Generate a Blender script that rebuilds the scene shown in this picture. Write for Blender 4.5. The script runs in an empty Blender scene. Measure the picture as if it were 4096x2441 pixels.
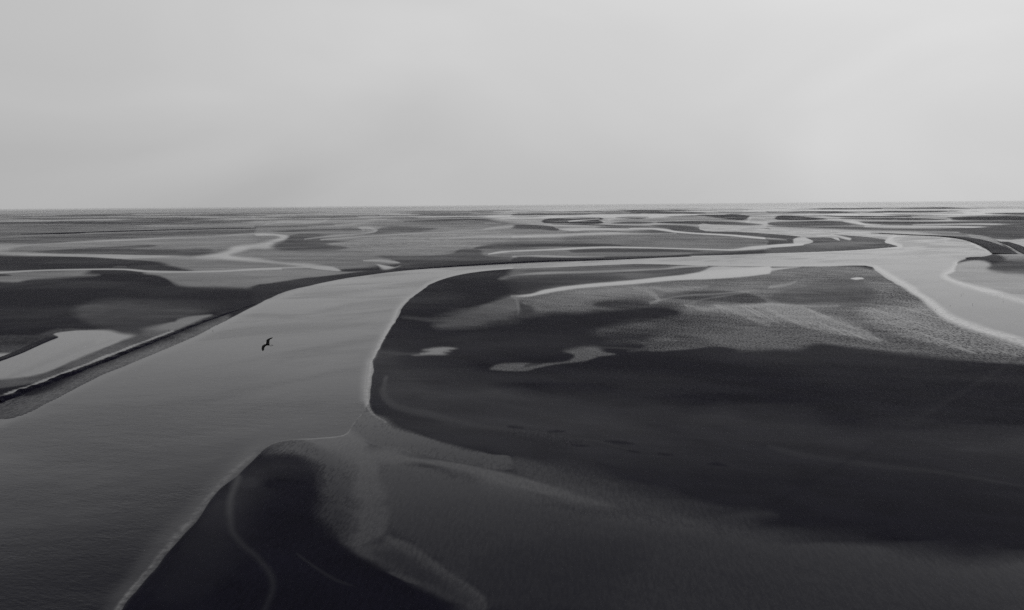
import bpy, math, random
import numpy as np
from mathutils import Matrix, Vector

# ------------------------------------------------------------------ camera, light, sky, exposure
sc = bpy.context.scene
H = 60.0                      # metres above the flats
F = 2730.0                    # focal length in photo pixels (4096 wide)
PITCH = math.atan(399.5 / F)
ROLL = math.radians(0.47)
cam = bpy.data.cameras.new("camera")
cam.lens = F * 36.0 / 4096.0
cam.sensor_width = 36.0
cam.clip_start = 0.5
cam.clip_end = 200000.0
camo = bpy.data.objects.new("camera", cam)
sc.collection.objects.link(camo)
R = Matrix.Rotation(math.radians(90) - PITCH, 3, 'X') @ Matrix.Rotation(-ROLL, 3, 'Z')
camo.matrix_world = Matrix.Translation((0, 0, H)) @ R.to_4x4()
sc.camera = camo

SUN_EL, SUN_AZ = math.radians(52), math.radians(118)      # azimuth: high on the right, a little behind the camera
world = bpy.data.worlds.new("World")
sc.world = world
world.use_nodes = True
nt = world.node_tree
nt.nodes.clear()
def N(tree, kind, **kw):
    n = tree.nodes.new(kind)
    for k, v in kw.items():
        setattr(n, k, v)
    return n
def L(tree, a, b):
    tree.links.new(a, b)
def math_node(tree, op, a, b=None, c=None, clamp=False):
    n = N(tree, 'ShaderNodeMath', operation=op, use_clamp=clamp)
    for i, v in enumerate((a, b, c)):
        if v is None:
            continue
        if isinstance(v, (int, float)):
            n.inputs[i].default_value = v
        else:
            L(tree, v, n.inputs[i])
    return n.outputs[0]
wo = N(nt, 'ShaderNodeOutputWorld')
bg = N(nt, 'ShaderNodeBackground')
bg.inputs['Strength'].default_value = 0.1
sky = N(nt, 'ShaderNodeTexSky', sky_type='NISHITA', sun_disc=False)
sky.sun_elevation = SUN_EL
sky.sun_rotation = SUN_AZ
sky.dust_density = 4.0
skybw = N(nt, 'ShaderNodeRGBToBW')
L(nt, sky.outputs[0], skybw.inputs[0])
# cloud deck: an even stratus layer, thinner towards the sun on the right, with long soft streaks
tc = N(nt, 'ShaderNodeTexCoord')
sep = N(nt, 'ShaderNodeSeparateXYZ')
L(nt, tc.outputs['Generated'], sep.inputs[0])
mp = N(nt, 'ShaderNodeMapping')
mp.inputs['Rotation'].default_value = (0, math.radians(-24), 0)
mp.inputs['Scale'].default_value = (1.0, 1.0, 2.3)
L(nt, tc.outputs['Generated'], mp.inputs[0])
n1 = N(nt, 'ShaderNodeTexNoise')
n1.inputs['Scale'].default_value = 2.3
n1.inputs['Detail'].default_value = 4.0
n1.inputs['Roughness'].default_value = 0.4
n1.inputs['Distortion'].default_value = 0.6
L(nt, mp.outputs[0], n1.inputs['Vector'])
n2 = N(nt, 'ShaderNodeTexNoise')
n2.inputs['Scale'].default_value = 1.1
n2.inputs['Detail'].default_value = 2.0
L(nt, tc.outputs['Generated'], n2.inputs['Vector'])
grad = math_node(nt, 'MULTIPLY_ADD', sep.outputs['X'], 1.5, 5.7)
streak = math_node(nt, 'MULTIPLY_ADD', n1.outputs[0], 2.4, -1.2)
broad = math_node(nt, 'MULTIPLY_ADD', n2.outputs[0], 1.3, -0.65)
upz = math_node(nt, 'MULTIPLY', math_node(nt, 'MINIMUM', sep.outputs['Z'], 0.3), 4.0)
c1 = math_node(nt, 'ADD', grad, streak)
c2 = math_node(nt, 'ADD', c1, broad)
c3 = math_node(nt, 'ADD', c2, upz)
overhead_dim = N(nt, 'ShaderNodeMapRange', interpolation_type='SMOOTHSTEP')      # unseen sky overhead dimmed, added to darken near water and mud
overhead_dim.inputs[1].default_value = 0.245; overhead_dim.inputs[2].default_value = 0.5
overhead_dim.inputs[3].default_value = 1.0; overhead_dim.inputs[4].default_value = 0.25
L(nt, sep.outputs['Z'], overhead_dim.inputs[0])
c3 = math_node(nt, 'MULTIPLY', c3, overhead_dim.outputs[0])
mixs = N(nt, 'ShaderNodeMix', data_type='FLOAT')
mixs.inputs['Factor'].default_value = 0.9
L(nt, skybw.outputs[0], mixs.inputs['A'])
L(nt, c3, mixs.inputs['B'])
L(nt, mixs.outputs['Result'], bg.inputs['Color'])
L(nt, bg.outputs[0], wo.inputs[0])

sun = bpy.data.lights.new("sun", 'SUN')
sun.energy = 0.5
sun.angle = math.radians(20)
sun.color = (1.0, 0.98, 0.95)
suno = bpy.data.objects.new("sun", sun)
sc.collection.objects.link(suno)
sd = Vector((math.sin(SUN_AZ) * math.cos(SUN_EL), math.cos(SUN_AZ) * math.cos(SUN_EL), math.sin(SUN_EL)))
suno.rotation_euler = (-sd).to_track_quat('-Z', 'Y').to_euler()
suno.location = (0, 0, 300)

sc.view_settings.view_transform = 'Standard'
sc.view_settings.look = 'None'
sc.view_settings.exposure = 0.0
sc.view_settings.gamma = 1.0
sc.cycles.volume_bounces = 4
sc.cycles.max_bounces = 6
sc.cycles.use_denoising = False

# ------------------------------------------------------------------ chart: photo pixel <-> point on the flats
Rn = np.array(R)
CAMP = np.array((0.0, 0.0, H))
def ground_pt(u, v, z=0.0):
    d = Rn @ np.array(((u - 2048.0) / F, -(v - 1220.5) / F, -1.0))
    s = (z - H) / d[2]
    return CAMP + d * s
def chart(x, y):
    """photo-sized chart coordinates (u, v) of points on the flats, used to survey the traced outlines"""
    p = np.stack((x, y, np.full_like(x, -H)), -1) @ Rn
    w = np.minimum(p[..., 2], -1e-3)
    return 2048.0 + F * p[..., 0] / -w, 1220.5 - F * p[..., 1] / -w
def horizon_v(u):
    return 821.0 - (u - 2048.0) * math.tan(0.47 * math.pi / 180)

TILES = {'P': (0, 0, 1.0)}
for i in range(4):
    TILES['S%d' % (i + 1)] = (1024 * i, 780, 1024 / 2490)
    TILES['T%d' % (i + 1)] = (1024 * i, 1080, 1024 / 2490)
    TILES['B%d' % (i + 1)] = (1024 * i, 1640, 1024 / 1897)
def pts(spec, width=0.0):
    """'S1 0,600 30,590 S2 ...' -> array of photo pixels"""
    t = TILES['P']
    out = []
    for tok in spec.split():
        if tok in TILES:
            t = TILES[tok]
            continue
        a = [float(q) for q in tok.split(',')]
        out.append([t[0] + a[0] * t[2], t[1] + a[1] * t[2]] + a[2:])
    n = max(len(q) for q in out)
    last = [0, 0] + [width] * (n - 2)
    for q in out:
        q += last[len(q):n]
        last = q
    return np.array(out, float)
def spread_edges(a, closed):
    """carry an outline that is cut by the frame on past it"""
    a = a.copy()
    if closed:
        m = a[:, 0] <= 1
        a[m, 0] -= 900
        m = a[:, 0] >= 4095
        a[m, 0] += 900
        a[a[:, 1] >= 2445, 1] += 700
        return a
    for i, j in ((0, 1), (-1, -2)):
        if a[i, 0] <= 1 or a[i, 0] >= 4095:
            sgn = -1 if a[i, 0] <= 1 else 1
            du = abs(a[i, 0] - a[j, 0]) + 1e-6
            ext = a[i].copy()
            ext[0] += sgn * 900
            ext[1] += np.clip((a[i, 1] - a[j, 1]) / du, -0.7, 0.7) * 900
            a = np.vstack((ext, a)) if i == 0 else np.vstack((a, ext))
    return a
def smooth(a, closed, k=4):
    n = len(a)
    out = []
    for i in range(n if closed else n - 1):
        g = (lambda q: a[q % n]) if closed else (lambda q: a[min(max(q, 0), n - 1)])
        p0, p1, p2, p3 = g(i - 1), g(i), g(i + 1), g(i + 2)
        t0 = 0.0
        def kn(ti, pa, pb):
            return ti + max(np.hypot(*(pb[:2] - pa[:2])), 1e-3) ** 0.5
        t1 = kn(t0, p0, p1); t2 = kn(t1, p1, p2); t3 = kn(t2, p2, p3)
        for s in range(k):
            t = t1 + (t2 - t1) * s / k
            a1 = (t1 - t) / (t1 - t0) * p0 + (t - t0) / (t1 - t0) * p1
            a2 = (t2 - t) / (t2 - t1) * p1 + (t - t1) / (t2 - t1) * p2
            a3 = (t3 - t) / (t3 - t2) * p2 + (t - t2) / (t3 - t2) * p3
            b1 = (t2 - t) / (t2 - t0) * a1 + (t - t0) / (t2 - t0) * a2
            b2 = (t3 - t) / (t3 - t1) * a2 + (t - t1) / (t3 - t1) * a3
            out.append((t2 - t) / (t2 - t1) * b1 + (t - t1) / (t2 - t1) * b2)
    if not closed:
        out.append(a[-1])
    return np.array(out)

# brightness that dry-skinned mud and still water come to at each depth, to read how wet a traced patch is
T_ = np.array([5, 20, 40, 80, 130, 180, 280, 380, 580, 780, 980, 1280, 1600.])
MUD_ = np.array([138, 92, 81, 68, 57, 53, 49, 44, 38, 32, 28, 25, 22.])
WAT_ = np.array([164, 167, 172, 169, 167, 161, 149, 138, 116, 98, 79, 48, 31.])
def lin(g):
    g = np.asarray(g, float) / 255
    return np.where(g < 0.04045, g / 12.92, ((g + 0.055) / 1.055) ** 2.4)
def wet(gray, u, v):
    t = max(v - horizon_v(u), 5)
    m = lin(np.interp(t, T_, MUD_))
    w = lin(np.interp(t, T_, WAT_) * (1 + 0.12 * max(0.0, (min(u, 4096) - 2048) / 2048)))
    return float(np.clip((lin(gray) - m) / (w - m), 0, 1.1))

# ------------------------------------------------------------------ survey of the flats
# (kind, grey in the photo, softness, outline[, options])
FEAT = []
def poly(gray, soft, spec, op=1.0, rip=0.0, ax=2.5, k=4):
    FEAT.append(('poly', gray, soft, pts(spec), dict(op=op, rip=rip, ax=ax, k=k)))
def line(gray, width, spec, soft=None, op=1.0, rip=0.0):
    FEAT.append(('line', gray, soft, pts(spec, width), dict(op=op, rip=rip, width=width)))
line(112, 3, 'P 3960,809,1 4030,808,3 4096,807,3')
# wide tone of the flats first, then what lies on them
poly(104, 10, 'P 0,846 900,846 1600,842 1700,930 1640,1010 1500,1060 1300,1080 1000,1090 600,1060 0,1040', rip=.22)
poly(116, 10, 'P 1000,850 2300,838 2400,900 2300,1040 1900,1035 1560,1060 1250,1085 1000,1085 900,990 1000,900', rip=.22)
poly(164, 8, 'P 2050,842 2500,836 4096,818 4096,960 3600,950 3000,920 2600,905 2200,905 1950,870')
poly(108, 8, 'P 2250,935 2600,930 3072,960 3150,985 2900,1010 2300,1000', rip=.22)
poly(138, 6, 'P 0,839 600,836 1200,831 1900,824 2400,818 2300,834 1600,842 900,856 400,860 0,858')
# left: far creeks and banks
poly(95, 5, 'S1 0,390 700,380 1500,360 2490,335 2490,370 1400,410 300,470 0,490')
line(140, 7, 'S1 0,250 300,250 560,258,2')
line(85, 8, 'S1 0,270 400,268 1000,275 1700,268,3', op=.7)
line(122, 7, 'S1 900,240,3 1200,243,8 1600,212,3', op=.7)
line(128, 7, 'S1 1330,300,4 1800,298,9 2300,300,9 2490,285,8')
line(128, 6, 'S1 0,415 300,395 900,372 1500,352 2490,330', op=.6)
poly(145, 4, 'S1 0,500 300,480 800,450 1400,422 2000,400 2490,372 S2 200,372 0,384 S1 2100,412 1400,440 800,470 300,494 100,535 60,545 0,548')
poly(122, 5, 'S1 100,540 300,495 800,470 1450,440 2100,412 2490,400 2490,470 2300,490 2040,520 1500,505 1000,505 500,540 280,555')
poly(84, 4, 'S1 280,558 600,535 1000,510 1430,488 1530,496 1300,528 1700,534 2000,525 2050,545 1960,590 1850,604 1500,590 1000,574 500,570')
poly(150, 4, 'S1 0,563 300,566 700,574 1200,582 1900,603 2100,628 1700,640 1400,634 900,608 400,598 0,596')
poly(113, 6, 'S1 1200,626 1900,612 2300,640 2490,660 S2 300,695 400,710 0,730 S1 2100,742 1800,742 1640,690 1560,655')
poly(158, 4, 'S1 1905,606 2050,582 2200,545 2240,520 2300,500 S2 0,480 120,455 200,430 236,414 190,398 0,392 0,384 230,384 318,404 330,425 260,448 180,485 150,512 S1 2440,520 2350,548 2250,585 2300,602 S2 0,620 250,655 500,668 740,702 830,740 640,730 400,692 200,668 0,652 S1 2380,645 2150,625')
line(150, 6, 'S2 0,725 200,715 400,705 620,700', op=.9)
poly(56, 5, 'S1 0,600 300,598 800,605 1200,630 1550,655 1660,700 1900,742 1400,735 1000,722 300,735 0,750')
line(92, 5, 'S1 1090,705,2 1150,700,6 1230,703,2', op=.7)
poly(114, 5, 'S1 1390,765 1420,755 1800,755 2200,748 2490,735 S2 400,718 640,735 900,748 1060,745 850,770 590,800 500,808 150,860 0,885 S1 2400,915 2050,912 1750,880 1620,810 1500,782')
poly(110, 5, 'S1 0,765 300,745 700,735 850,742 820,765 950,782 600,808 250,830 120,860 0,880')
poly(62, 4, 'S1 0,775 60,775 110,785 0,795')
# left: the dark bank land and its pools
poly(46, 6, 'T1 0,200 400,130 1000,110 1700,170 2490,210 2490,300 2000,420 1500,480 700,560 400,560 0,760')
poly(72, 22, 'T1 700,400 1100,280 1500,320 2000,400 1800,470 1500,520 900,530', op=.75)
poly(30, 14, 'T1 0,560 300,550 560,570 400,640 100,690 0,700', op=.7)
poly(62, 10, 'T1 0,720 350,640 560,575 1200,590 1700,540 2200,430 1700,620 800,980 0,1300', op=.9, rip=.15)
poly(138, 5, 'T1 0,880 200,810 330,750 450,700 565,655 540,627 700,597 860,590 1050,592 1160,622 1310,645 1000,762 700,890 300,1040 0,1140')
line(112, 16, 'T1 0,1100 200,1000 430,900 700,775 900,700', soft=12, op=.6)
line(118, 6, 'T1 0,1075 250,985 500,890 800,775 1100,685', op=.6)
poly(76, 5, 'T1 0,1150 300,1050 700,900 1000,770 1250,670 1420,600 1660,560 1690,590 1500,670 1000,855 400,1095 0,1235', rip=.15)
poly(108, 7, 'T1 1400,582 1640,512 1680,505 1720,480 1950,445 2060,440 1900,500 1720,580 1640,590 1500,585')
line(132, 8, 'T1 0,1236,9 130,1183,10 270,1137,5 400,1090,10 560,1030,7 700,975,10 840,918,5 1000,850,11 1120,806,6 1250,755,8 1380,708,4 1500,661,7 1680,592,3', soft=2)
poly(38, 5, 'T1 0,1262 130,1212 400,1120 700,1005 1000,885 1300,775 1700,605 2100,450 2490,325 2490,350 2100,490 1800,610 1300,830 800,1030 300,1230 0,1330')
poly(62, 8, 'T1 0,1330 300,1230 800,1035 1300,840 1800,620 1900,640 1400,850 870,1080 300,1350 0,1490', rip=.35)
line(82, 40, 'T1 0,1440,60 130,1420,60 500,1250,54 870,1055,46 1320,870,38 1800,675,28 2200,475,16', soft=26, op=.85, rip=.3)
line(152, 5, 'S1 0,757 300,740 700,728 1200,726 1330,738,7 1420,746 1800,749 2200,740 2490,726 S2 250,718')
# middle distance
line(168, 4, 'S3 0,150,3 400,142,4 800,150,3 1050,140,2')
line(170, 4, 'S3 850,262,3 950,240,7 1100,225,6 1250,215,3')
line(95, 4, 'S3 0,205,3 300,200,6 620,196,4 780,186,2')
line(92, 4, 'S3 380,286,2 700,290,5 1000,300,5 1350,312,3')
line(175, 5, 'S3 1650,275,2 1900,262,4 2300,270,5 2490,262,4')
line(100, 4, 'S3 1150,175,2 1500,168,5 1900,160,5 2300,150,3')
line(96, 4, 'S3 2100,325,2 2490,330,5')
line(178, 6, 'S3 2270,272,5 2320,245,9 2300,225,9 2400,205,8 2490,200,8')
line(178, 6, 'S4 0,205,8 200,195,4')
line(98, 4, 'S4 0,165,4 300,160,7 700,172,6 900,180,2')
line(100, 4, 'S4 300,130,2 700,138,5 1100,132,3')
line(96, 4, 'S4 550,205,2 800,212,6 1100,205,6 1400,215,3')
line(178, 4, 'S4 0,245,4 400,240,5 760,238,4 1000,225,2')
line(175, 4, 'S4 1500,185,2 1800,182,5 2100,176,4')
line(94, 4, 'S4 2100,180,3 2490,176,6')
line(98, 4, 'S4 1300,272,2 1700,268,5 2490,275,6')
line(178, 4, 'S4 1950,258,3 2200,270,5 2490,285,5')
line(140, 4, 'S2 0,245,3 300,235,5 700,232,4')
line(92, 4, 'S2 0,215,3 500,222,5 1000,215,3')
line(135, 5, 'S2 1340,185,4 1420,178,7 1500,180,4')
line(90, 4, 'S2 1300,155,2 1800,160,5 2300,165,4')
line(145, 4, 'S2 1900,180,3 2200,195,5 2490,200,4')
line(95, 4, 'S2 250,205,2 700,205,5 1200,195,3')
line(132, 4, 'S1 1900,210,3 2200,228,6 2490,240,6')
line(128, 4, 'S1 0,205,3 700,215,4 1200,213,3')
line(84, 3, 'S1 550,198,2 900,195,4 1300,190,3')
poly(88, 5, 'S2 330,395 900,385 1140,365 1180,340 1250,312 1600,316 1760,328 1650,350 1200,375 850,402 640,430 800,445 950,442 870,457 680,480 800,492 890,510 800,535 600,542 200,532 160,512 200,480 300,440')
line(140, 6, 'S2 490,430,3 700,404,8 1000,380,6 1120,366,6 1170,350,7 1130,325,9 1020,322,8 1040,345,5')
poly(92, 4, 'S2 170,352 500,335 800,322 1000,322 1030,340 900,350 600,352 300,360')
line(145, 6, 'S2 640,436,4 1100,402 1500,378 2000,356 2200,345 2280,326,10 2490,305,10')
line(140, 6, 'S2 100,285 250,265 640,262,6 700,240,3')
line(140, 8, 'S2 500,310,4 900,290,8 1080,262,12 1150,246,14 1500,262,5', op=.8)
line(88, 8, 'S2 0,312 250,308 600,295 760,292,3', op=.8)
line(92, 8, 'S2 1450,262,3 1900,245,7 2490,215,6', op=.8)
poly(124, 8, 'S2 680,480 950,445 1500,390 2490,372 2490,460 2250,480 2100,520 1980,530 1700,575 1300,580 1000,540 900,510', rip=.45)
line(150, 7, 'S2 1700,430,3 2100,412,8 2490,402,9', op=.8)
poly(82, 6, 'S2 1180,595 1500,588 1900,572 1960,540 2000,528 2200,540 2190,575 2300,600 2490,610 2490,650 1900,690 1400,700 1380,655')
poly(66, 5, 'S2 1430,690 1700,660 2100,645 2490,640 2490,662 1900,697 1300,735 1060,742 1270,728 1390,695')
line(150, 7, 'S2 1050,640,4 1200,640,9 1330,652,10 1400,660,3')
poly(150, 3, 'S2 1180,678 1260,690 1340,705 1400,690 1310,722 1260,732 1215,720')
poly(56, 4, 'S2 0,888 150,866 500,810 580,808 850,770 1060,744 1270,732 1500,722 1100,765 800,830 500,890 230,972 0,1070')
poly(70, 5, 'S2 2120,520 2250,490 2490,468 S3 500,468 900,475 1090,495 900,503 400,512 0,523 S2 2300,525')
line(175, 6, 'S2 2255,578,3 2360,560,6 2490,549,6 S3 400,532 900,513,7 1400,518,4 1900,531,4 2130,536,6 2300,520,12 2490,505,12')
poly(80, 4, 'S3 560,542 900,520 1400,526 1850,548 1760,562 1300,556 900,556 600,560')
poly(112, 5, 'S3 0,560 250,570 700,562 1200,560 1750,566 1500,590 1000,600 700,606 300,590')
line(150, 5, 'S3 0,602 150,595 400,598 620,606 900,606,2', op=.9)
poly(60, 4, 'S3 0,618 400,612 800,608 1100,602 1700,585 2000,575 2490,545 2490,570 2000,585 1000,622 0,655')
line(160, 7, 'S3 0,405,10 400,394 800,379 1150,371 1600,376,4')
poly(86, 3, 'S3 910,352 1050,340 1200,334 1380,340 1480,352 1610,374 1300,374 1050,362')
poly(84, 3, 'S3 1360,297 1600,292 1780,310 1835,334 2100,352 2490,374 2490,416 2200,402 1900,378 1700,366 1600,346 1500,322')
line(195, 6, 'S3 1150,328,4 1350,328,6 1500,342,9 1590,358,7 1800,375,5 2100,392,6 2490,426,7')
poly(166, 3, 'S3 445,330 700,322 1150,325 1380,332 1100,350 900,345 720,345 600,352')
poly(82, 3, 'S3 0,302 300,300 430,318 465,344 250,336 0,318')
poly(92, 3, 'S3 285,266 330,236 500,222 840,208 885,225 850,252 870,272 500,278')
line(165, 4, 'S3 540,258,3 700,245,6 840,235,4')
poly(92, 3, 'S3 940,275 1100,262 1370,268 1300,278 1050,280')
poly(88, 3, 'S3 1365,268 1700,255 2150,262 2440,290 2300,296 2000,292 1600,280')
poly(98, 3, 'S3 1790,195 2000,185 2250,196 2320,208 2290,225 2250,245 1950,215')
poly(112, 3, 'S3 1050,152 1300,142 1600,145 1900,178 1750,188 1200,165')
poly(95, 3, 'S3 1010,220 1200,205 1350,215 1250,232 1100,228')
poly(110, 3, 'S3 0,190 300,182 780,186 500,200 0,215')
# right distance
poly(88, 3, 'S4 0,275 250,260 700,258 900,285 1090,292 600,302 0,288')
poly(84, 4, 'S4 0,305 900,306 1300,320 2000,320 2490,345 2490,372 1900,362 1200,350 400,326')
poly(92, 3, 'S4 850,262 1500,258 2490,262 2490,300 1500,298 1100,290')
line(172, 4, 'S4 1400,292,3 1900,284,5 2490,288,6')
line(178, 5, 'S4 950,308,5 1200,312 1800,308 2490,322', op=.8)
poly(94, 3, 'S4 700,232 1200,225 1720,240 1500,254 900,242')
poly(120, 3, 'S4 890,192 1100,152 1700,120 2000,142 2080,165 1600,195 1200,212')
poly(96, 3, 'S4 1750,222 2490,205 2490,246 1800,246')
poly(90, 3, 'S4 100,205 350,215 560,235 300,245 60,232')
line(185, 7, 'S4 740,258,4 850,266,10 960,290,5 1090,292,2')
line(180, 4, 'S4 1850,162,4 2000,150,5 1900,170,6 2080,170,6', op=.8)
poly(80, 5, 'S4 1900,335 2490,345 2490,436 2200,428 2000,392 1880,370')
poly(112, 6, 'S4 1500,356 1900,370 2220,432 2240,470 2420,545 2490,575 2490,640 2300,640 2200,600 2180,560 2060,480 1920,420 1700,398')
poly(132, 6, 'S4 1950,385 2200,430 2260,475 2420,545 2490,580 2490,620 2350,620 2230,590 2190,520 2080,460 1980,415', rip=.3)
poly(166, 3, 'S4 2250,450 2330,440 2490,436 2490,560 2430,545 2350,505 2270,472')
poly(78, 4, 'S4 0,376 350,406 250,432 236,452 260,478 0,496')
line(135, 5, 'S4 0,425,8 180,438,3')
poly(86, 4, 'S4 400,428 700,415 800,432 1000,450 1140,455 1262,500 1100,522 700,547 0,570 0,510 330,490 445,455')
poly(95, 4, 'S4 570,378 800,392 1000,412 1150,436 1140,458 1000,470 850,440 700,408')
poly(118, 5, 'S4 350,490 500,465 800,455 1100,470 900,490 500,500', op=.7)
line(182, 6, 'S4 555,377,3 700,410,8 800,432,7', op=.9)
poly(166, 2, 'S4 236,452 260,428 340,410 400,428 445,453 335,486 250,478')
line(180, 7, 'S4 0,503,10 180,490,12 340,482,8', soft=2)
# right: the far bend's shore
poly(150, 10, 'S4 1810,690 1950,645 2100,640 2200,690 2170,715 2300,745 2490,785 2490,1150 2100,960 1850,860 1720,780', rip=.14)
poly(66, 7, 'S4 1930,630 2150,597 2190,575 2340,625 2310,645 2120,634')
poly(80, 14, 'S4 2150,712 2300,655 2490,640 2490,780 2300,742')
line(205, 16, 'S4 1930,618,5 1830,660,9 1800,720,16 1715,770,18 1800,838,16 1900,880,16 2200,955,17 T4 2490,310,20', soft=6)
# right: the great sand flat
poly(100, 6, 'S3 0,722 600,700 1200,678 1650,682 2100,690 1700,700 1200,730 600,752 0,785')
poly(84, 5, 'S3 100,735 700,705 1200,685 1640,685 1300,700 700,722 250,748')
line(142, 8, 'S3 0,790,5 250,765,9 700,752 1100,738 1500,722 1620,705,9 1900,690,8')
poly(105, 4, 'S2 2370,818 2440,790 2490,785 S3 300,800 200,815 0,815 S2 2420,825')
poly(88, 9, 'S3 0,800 500,780 1500,725 2400,690 2300,740 1700,790 1050,830 600,790 200,815')
poly(64, 9, 'S3 0,820 500,790 900,785 1080,800 800,860 300,920 0,940')
poly(78, 10, 'S3 100,950 500,870 1200,820 1800,740 1900,790 1200,850 500,915')
poly(50, 60, 'P 1480,1440 1560,1400 1800,1500 2200,1600 2500,1690 2640,1780 2660,1860 2500,1880 2300,1850 1900,1780 1560,1680 1490,1600', ax=2)
poly(43, 70, 'P 1900,1600 2600,1600 3200,1760 3500,1880 3400,1920 3000,1890 2500,1800', op=.8)
poly(46, 40, 'P 1560,1340 1700,1330 1900,1340 2400,1330 2300,1400 2000,1420 1600,1480 1520,1440', op=.8)
poly(44, 46, 'P 1540,1650 1900,1640 2500,1700 3000,1830 3400,1960 3500,2040 3100,2070 2700,1980 2000,1820 1580,1720', ax=2)
poly(36, 60, 'P 2800,1650 3400,1720 4096,1850 4096,2260 3600,2160 3200,2120 2800,2030', ax=2, op=.8)
# textured wet sheet
poly(90, 10, 'T3 0,260 200,240 500,170 1000,120 1700,60 2490,10 T4 500,-40 1040,0 1250,130 1530,290 1720,460 2300,660 2490,720 2490,930 2100,890 1400,820 900,765 450,715 280,765 0,755 T3 2250,775 2000,740 1700,770 1300,770 1500,560 1650,420 1500,350 1000,390 400,400 200,420 100,330', rip=.45)
poly(66, 12, 'T3 820,620 1100,540 1400,480 1700,440 2490,500 2490,760 2250,770 2000,740 1700,770 1300,785 1120,795 1300,740 950,690 1200,680 1600,690 1500,640 1100,640', rip=.3, op=.9)
poly(84, 12, 'T3 1700,560 2000,480 2490,520 T4 500,560 450,700 0,740 T3 2250,760 2000,720', rip=.4, op=.9)
poly(100, 10, 'T3 1680,340 1900,370 2250,420 2490,520 T4 700,620 300,560 0,500 T3 2300,500 2000,450', rip=.6)
poly(120, 10, 'T3 2000,350 2250,345 2490,330 T4 300,350 500,420 900,560 1100,700 800,640 300,500 T3 2490,480 2200,420', rip=.7)
poly(112, 12, 'T4 900,380 1250,300 1530,320 1720,480 2300,680 2490,750 2490,860 2000,800 1500,700 1100,560', rip=.9)
poly(96, 12, 'T4 850,100 1200,130 1520,300 1300,360 900,330', rip=.6)
poly(78, 22, 'T4 0,280 200,180 500,120 900,115 1050,200 1000,300 900,350 600,350 200,345', rip=.18)
poly(66, 8, 'T3 1480,270 1700,215 2100,205 2400,260 2490,320 2200,330 1900,300', rip=.25)
poly(58, 9, 'T3 800,340 950,280 1200,285 1340,330 1250,365 900,370', rip=.2)
poly(58, 8, 'T3 40,270 110,330 180,345 250,400 110,440 80,430', op=.9)
poly(94, 9, 'T3 30,270 150,262 300,330 250,300 450,240 900,200 1400,160 1500,210 1100,290 800,330 750,400 350,400 260,420 200,345', rip=.42, op=.7)
line(150, 6, 'T3 1340,320,3 1600,260 2000,235 2250,210 2490,180 T4 0,172,7 200,145,5 300,110,2', soft=6, op=.5)
line(140, 5, 'T3 1700,345,3 1850,290 2100,250 2300,215', soft=5, op=.35)
poly(170, 8, 'T3 1830,40 1880,0 1950,-30 2490,-20 T4 300,-30 100,0 T3 2490,20 2200,50 1900,75', rip=.3)
line(184, 20, 'T3 0,258,5 190,245,9 300,218,14 450,190,14 700,160,13 1100,125,15 1500,88,17 1700,70,22 1900,50,34 2300,20,34 2490,0,30', soft=5)
poly(86, 10, 'T2 1440,463 1700,488 1760,478 1900,430 2250,330 2490,255 T3 40,262 70,330 75,430 150,442 0,470 T2 2490,498 2300,512 2180,555 1850,570 1740,560 1720,540 1790,515 1650,488', rip=.15)
line(110, 9, 'T3 10,262,8 60,300,14 70,360,10 60,420,4', soft=6, op=.7)
poly(60, 8, 'T3 -300,480 0,500 T2 2490,502 2250,515 2250,540 T3 100,450 400,405 1000,392 1300,388 1330,370 1640,330 1500,440 900,520 400,560', op=.0)
line(150, 12, 'T3 1340,165,4 1500,200,10 1700,185,10 1900,160,4', soft=9, op=.4, rip=.6)
line(150, 14, 'T3 1180,190,4 1350,225,14 1420,300,10 1350,330,3', soft=10, op=.45, rip=.7)
line(158, 12, 'T3 1700,345,4 1850,375,12 2050,365,14 2300,350,12 2490,335,12 T4 300,352,8 700,355,3', soft=9, op=.5, rip=.7)
line(160, 12, 'T3 2000,350,4 2200,420,12 2400,505,12 2490,540,8', soft=10, op=.4, rip=.7)
line(165, 9, 'T4 0,380,8 150,460,10 300,520,10 500,580,8 900,650,4', soft=8, op=.45, rip=.7)
line(160, 9, 'T4 230,490,4 420,520,10 600,570,8 800,600,6 1150,700,3', soft=7, op=.45, rip=.7)
line(150, 8, 'T4 340,360,3 500,440,8 700,520,8 1000,610,3', soft=6, op=.4, rip=.7)
line(150, 7, 'T4 1050,460,3 1300,560,8 1700,690,8 2200,800,4', soft=6, op=.4, rip=.8)
line(118, 20, 'T3 250,310,6 500,260,24 900,215,30 1200,180,24 1420,170,6', soft=22, op=.5, rip=.42)
line(112, 14, 'T3 600,330,4 900,270,16 1200,235,20 1450,250,6', soft=14, op=.4, rip=.42)
line(100, 20, 'T3 850,600,5 1200,530,26 1500,560,30 1900,620,30 2400,600,20', soft=24, op=.4, rip=.42)
# small pools
poly(118, 3.2, 'T2 1550,827 1700,790 1650,780 1700,765 1800,752 1880,753 1940,764 1880,780 1890,792 1840,800 1850,818 1700,826', ax=3.5, rip=.3)
line(62, 12, 'T2 1190,825,26 1300,822,24 1450,818,10 1600,815,6', op=.9)
poly(82, 5, 'T2 2275,968 2330,930 2490,908 T3 150,905 250,912 400,903 540,885 600,835 500,797 680,755 830,758 870,795 1000,822 850,845 700,888 420,922 250,955 150,982 0,985 T2 2380,980', ax=3, rip=.25)
poly(44, 3, 'T3 150,918 300,912 260,930 180,940 120,950', op=.7)
line(60, 6, 'T3 850,755,4 1100,765,8 1250,775,5', op=.7)
poly(195, 2, 'S4 805,817 850,806 890,803 935,808 945,818 900,822 870,827 830,822', ax=3)
line(120, 4, 'T4 940,110,3 1050,122 1200,130,2', op=.6)
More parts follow.
